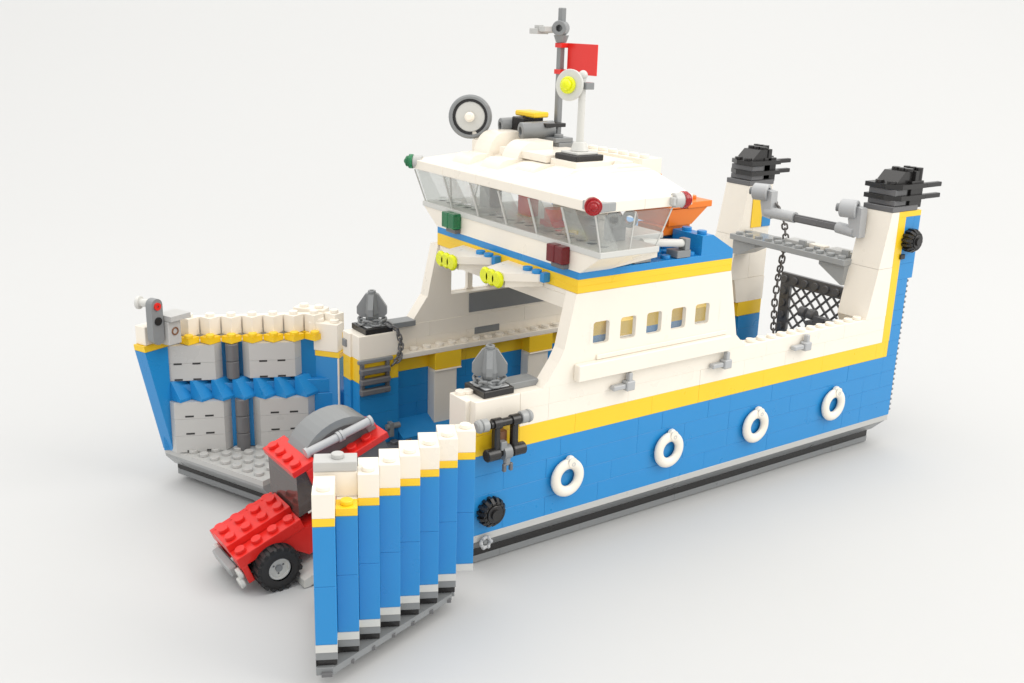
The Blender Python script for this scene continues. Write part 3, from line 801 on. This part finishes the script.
b = MB('blue', Dm); b.box(.7, 12.7, -.3, .0, 5.95, 9.58, 'blue'); b.box(1.4, 12.7, .0, .45, 5.95, 6.9, 'blue'); b.box(1.2, 12.6, -1.2, -.75, 9.6, 11.1, 'white'); b.box(.7, 12.7, -.3, .55, 2.42, 5.94, 'blue'); b.build('inner_wall', fd)
panel(8.5, 13.1, .0, 7.2, 9.58, (8.35, 7.28), Dm2); panel(3.1, 7.1, .0, 7.2, 9.58, (8.35, 7.28), Dm2)
panel(8.3, 12.3, .56, 2.45, 5.94, (4.95, 3.75, 2.55), Dm); panel(2.9, 6.9, .56, 2.45, 5.94, (4.95, 3.75, 2.55), Dm)
for s_, t_, z0, k, D_ in ((7.8, .3, 7.2, 2, Dm2), (7.6, .9, 2.42, 3, Dm)):
    b = MB('dgray', D_)
    for i in range(k): b.cyl((s_, t_, z0+i*1.19), (0, 0, 1), .44, 1.17, 'dgray', 24, bev=.05)
    b.build('round_column', fd)
b = MB('blue', Fm)
# raked stem piece at the tip and flat piece at the hinge
b.prism([(9.0, 2.42), (10.0-.9, 2.42), (10.75, 9.6), (9.0, 9.6)], 'y', 8.0, 8.98, 'blue') 
b.prism([(9.0, 9.62), (10.75, 9.62), (10.8, 10.0), (9.0, 10.0)], 'y', 8.0, 9.0, 'yellow')
b.box(9.0, 10.6, 8.1, 9.0, 10.01, 11.2, 'white'); b.stud(9.6, 8.5, 11.2, 'white')
b.build('stem', fd)
H = frame((-.15, 16.1), radians(129), radians(129+90))
b = MB('blue', H)
b.box(0, 3.9, -.9, 0, 2.4, 8.4, 'blue'); b.box(0, 3.9, -.92, .02, 8.4, 8.8, 'yellow'); b.box(2.2, 3.9, -.92, .02, 8.8, 10.0, 'yellow')
b.box(.1, 2.19, -.9, .05, 8.8, 10.7, 'white'); b.box(1.6, 3.8, -1.9, -.95, 8.8, 11.3, 'white')
for q in (.55, 1.6): b.stud(q, -.45, 10.7, 'white')
b.stud(2.1, -1.4, 11.3, 'white'); b.stud(3.2, -1.4, 11.3, 'white')
b.build('hinge_wall', fd)
b = MB('blue', Fm); b.box(1.4, 3.4, -.3, .8, 2.4, 4.4, 'blue'); 
for q in (1.9, 2.9): b.stud(q, .3, 4.4, 'blue')
b.build('door_step', fd)
# lever at the tip
b = MB('mgray', Fm)
b.prism([(10.25+.42*cos(q), 12.7+.42*sin(q)) for q in [pi*k/8 for k in range(9)]]+[(10.25-.42*cos(q), 10.6-.42*sin(q)) for q in [pi*k/8 for k in range(9)]], 'y', 7.2, 7.75, 'mgray')
b.box(8.75, 9.75, 6.9, 8.0, 10.03, 11.6, 'lgray', .05); b.prism([(8.2, 6.6), (9.75, 6.6), (9.75, 8.0), (8.2, 8.0)], 'z', 11.62, 11.95, 'lgray')
b.cyl((10.25, 7.2, 12.65), (0, -1, 0), .24, .1, 'red', hole=.08); b.cyl((10.25, 7.2, 11.7), (0, -1, 0), .26, .08, 'black'); b.cyl((10.25, 7.7, 12.75), (0.3, 1, 0), .26, .8, 'lightstone', bev=.05); b.cyl((10.5, 8.4, 12.75), (0.3, 1, 0), .42, .2, 'lightstone', bev=.03)
b.torus((9.25, 6.88, 10.9), (0, -1, 0), .22, .05, 'brown', 16, 8)
b.build('latch_lever', fd)

# =================================================================== LIFE RINGS
for i, (x, lab) in enumerate(((6.41, 'white life ring hanging nearest the bow, beside the black cog wheel'), (14.5, 'white life ring under the middle of the protruding white beam, second from the bow'),
                (22.4, 'white life ring second from the stern, aft of the window row'), (30.43, 'white life ring nearest the stern of the blue hull'))):
    t = thing('life_ring', lab, 'life ring', (x, 0, 4.7), 'white life rings on the hull side')
    b = MB('white')
    b.torus((x, -.26, 4.62), (0, 1, 0), .86, .33, 'white', 40, 14, .7); b.build('ring', t)
    b = MB('white'); b.box(x-.1, x+.42, -.48, -.02, 5.4, 5.95, 'white', .14); b.cyl((x+.16, -.48, 5.62), (0, -1, 0), .3, .05, 'white'); b.cyl((x+.22, -.53, 5.5), (0, -1, 0), .14, .02, 'lightstone', hole=.07); b.build('grip', t)

# =================================================================== LIFEBOAT
t = thing('lifeboat', 'orange toy lifeboat perched behind the wheelhouse on the blue deck', 'lifeboat', (16.5, 4.8, 17.4))
b = MB('orange')
def loft(secs, mat):
    vs = []; n_ = len(secs[0])
    for s_ in secs: vs += s_
    fs = [list(range(n_))[::-1], list(range((len(secs)-1)*n_, len(secs)*n_))]
    for i in range(len(secs)-1):
        for k in range(n_): fs.append([i*n_+k, i*n_+(k+1) % n_, (i+1)*n_+(k+1) % n_, (i+1)*n_+k])
    b.add(vs, fs, mat)
loft([[(15.8, 2.6, 18.22), (17.75, 2.6, 18.22), (17.75, 5.4, 18.22), (15.8, 5.4, 18.22)],
      [(15.7, 2.5, 19.25), (18.95, 2.5, 19.25), (18.95, 6.4, 19.25), (15.7, 6.4, 19.25)]], 'orange')
b.box(15.4, 17.8, 2.75, 5.0, 17.62, 18.2, 'orange')
b.build('hull', t)
b = MB('orange')
b.box(17.2, 19.25, 2.4, 6.5, 19.26, 19.65, 'orange'); b.box(15.6, 17.18, 2.4, 2.9, 19.31, 19.6, 'orange'); b.box(15.6, 17.18, 6.0, 6.5, 19.31, 19.6, 'orange'); b.box(15.6, 16.0, 2.92, 5.98, 19.31, 19.6, 'orange')
b.stud(18.5, 3.5, 19.65); b.stud(18.5, 5.2, 19.65)
b.build('gunwale', t)
b = MB('orange'); b.box(16.1, 17.1, 4.5, 5.3, 19.31, 20.2, 'orange', .08); b.cyl((16.6, 4.9, 20.2), (0, 0, 1), .36, 1.0, 'orange', bev=.08); b.build('tow_post', t)
b = MB('mgray'); b.box(15.2, 17.4, 3.2, 6.0, 17.42, 17.6, 'mgray'); b.build('cradle', t)

# =================================================================== TRACTOR
t = thing('toy_tractor', 'red toy tractor with a grey arched rear cover, driving nose-down off the ferry ramp', 'toy tractor', (-9, 6.8, 0))
P_ = radians(21.5)
T = Matrix.Translation(Vector((-12.0, 4.7, 2.35))) @ Matrix.Rotation(-P_, 4, 'Y')     # local x runs aft along the hood, z = up off the hood
b = MB('red', T)
b.box(0, 4, 1.05, 3.1, -.4, .25, 'red'); b.box(0, 4, .0, 1.0, -.8, -.15, 'red'); b.box(0, 4, 3.15, 4.1, -.8, -.15, 'red')
for x in range(4):
    b.stud(x+.5, .5, -.15); b.stud(x+.5, 3.6, -.15)
    for y in (1.57, 2.57): b.stud(x+.5, y, .25)
b.prism([(2.3, -.8), (5.2, -.8), (5.2, -2.5), (3.6, -2.5)], 'y', .05, .98, 'red')
b.prism([(2.3, -.8), (5.2, -.8), (5.2, -2.5), (3.6, -2.5)], 'y', 3.15, 4.05, 'red')
b.box(.05, .4, .0, .95, -1.9, -.8, 'red'); b.box(.05, .4, 3.15, 4.05, -1.9, -.8, 'red'); b.box(.2, 4, 1.05, 3.1, -1.4, -.42, 'dgray')
b.build('hood', t)
b = MB('mgray', T); b.box(-.5, .0, .8, 3.4, -1.5, -.9, 'bgray', .08); b.box(.4, 1.8, .4, 3.7, -2.1, -1.5, 'lgray'); b.build('bumper', t)
for y in (.35, 3.6):
    b = MB('trans_clear', T); b.cyl((0.0, y, -1.2), (-1, 0, 0), .34, .25, 'lightstone', bev=.05); b.cyl((-.1, y, -1.75), (-1, 0, 0), .34, .3, 'lightstone', bev=.05); b.build('headlight', t)
b = MB('trans_smoke', T)
b.prism([(4.0, -.1), (4.8, 2.2), (5.7, 2.2), (5.1, -.1)], 'y', .1, 4.0, 'trans_smoke'); 
o = b.build('windscreen', t)
b = MB('red', T); b.box(4.65, 6.1, 0, 4.1, 2.22, 2.6, 'red'); b.box(5.4, 6.4, 0, 4.1, -.8, 2.2, 'red')
for y in range(4): b.stud(5.15, y+.55, 2.6)
b.build('cab_roof', t)
b = MB('red', T)
b.box(6.1, 10.5, 0, 4.1, 1.2, 1.6, 'red'); b.box(6.4, 10.3, .3, 3.8, -.6, 1.2, 'dgray')
for x in range(6, 10):
    b.stud(x+.4, .5, 1.6); b.stud(x+.4, 3.6, 1.6)
b.stud(10.15, 1.3, 1.6); b.stud(10.15, 2.3, 1.6)
b.build('rear_body', t)
b = MB('mgray', T)
arc = [(7.9+2.4*cos(q), 1.62+1.8*sin(q)) for q in [pi*i/16 for i in range(17)]]
inn = [(7.9+1.9*cos(q), 1.62+1.35*sin(q)) for q in [pi*i/16 for i in range(17)]][::-1]
for ya, yb_ in ((1.0, 1.3), (2.8, 3.1)):
    b.prism(inn, 'y', ya, yb_, 'dgray')
poly = arc+inn
nA = len(arc)
for i in range(nA-1):
    q = [arc[i], arc[i+1], inn[nA-2-i], inn[nA-1-i]]
    b.prism(q, 'y', .95, 3.15, 'mgray')
b.build('arched_cover', t)
b = MB('silver', T); b.rod((5.9, .6, 2.85), (10.1, .6, 2.45), .24, 'silver', 18, bev=.04)
for x, z in ((5.9, 2.85), (7.9, 2.66), (8.1, 2.64), (9.95, 2.46)): b.cyl((x, .6, z), (1, 0, -.09), .31, .16, 'silver')
b.build('exhaust_pipe', t)
def wheel(c, R, wd, rim):
    c = Vector(c); b = MB('rubber')
    prof = [(rim, 0), (R-.16, .02), (R-.08, .12), (R-.08, wd-.12), (R-.16, wd-.02), (rim, wd)]
    n_ = 32; vs = []
    for r_, h_ in prof: vs += [c+Vector((r_*cos(2*pi*k/n_), -h_, r_*sin(2*pi*k/n_))) for k in range(n_)]
    b.add(vs, [[i*n_+k, i*n_+(k+1) % n_, (i+1)*n_+(k+1) % n_, (i+1)*n_+k] for i in range(len(prof)-1) for k in range(n_)], 'rubber', True)
    for k in range(18):
        a_ = 2*pi*k/18; m_ = Matrix.Translation(c) @ Matrix.Rotation(-a_, 4, 'Y')
        b.xf = m_
        b.prism([(R-.2, -.14), (R, -.10), (R, .10), (R-.2, .14)], 'y', -wd*.52+0, 0, 'rubber')
        b.xf = Matrix.Translation(c) @ Matrix.Rotation(-a_-pi/18, 4, 'Y'); b.prism([(R-.2, -.14), (R, -.10), (R, .10), (R-.2, .14)], 'y', -wd, -wd*.48, 'rubber')
    b.xf = None
    w_ = thingpart = b.build('wheel', t)
    b = MB('lightstone'); b.cyl(c-Vector((0, .1, 0)), (0, -1, 0), rim, wd-.2, 'lightstone', 28, bev=.04, hole=rim-.13); b.cyl(c-Vector((0, wd-.35, 0)), (0, -1, 0), rim-.12, .08, 'lightstone', 24)
    b.cyl(c-Vector((0, wd-.28, 0)), (0, -1, 0), .2, .12, 'mgray', 12)
    for k in range(3): a_ = 2*pi*k/3+.5; b.box(c.x+.32*cos(a_)-.05, c.x+.32*cos(a_)+.05, c.y-wd+.24, c.y-wd+.28, c.z+.32*sin(a_)-.05, c.z+.32*sin(a_)+.05, 'dgray')
    b.build('rim', w_)
wheel((-9.75, 5.3, 1.3), 1.3, 1.25, .66); wheel((-9.75, 8.85, 1.3), 1.3, 1.25, .62)
wheel((-4.4, 4.75, 4.0), 1.15, 1.1, .6); wheel((-4.4, 8.9, 4.0), 1.15, 1.1, .6)
# loading ramp under the tractor
b = MB('lightstone')
b.prism([(-8.6, .05), (-8.3, .05), (.2, 3.6), (.2, 4.0), (-8.6, .5)], 'y', 3.6, 10.6, 'lightstone'); b.build('loading_ramp', ferry)
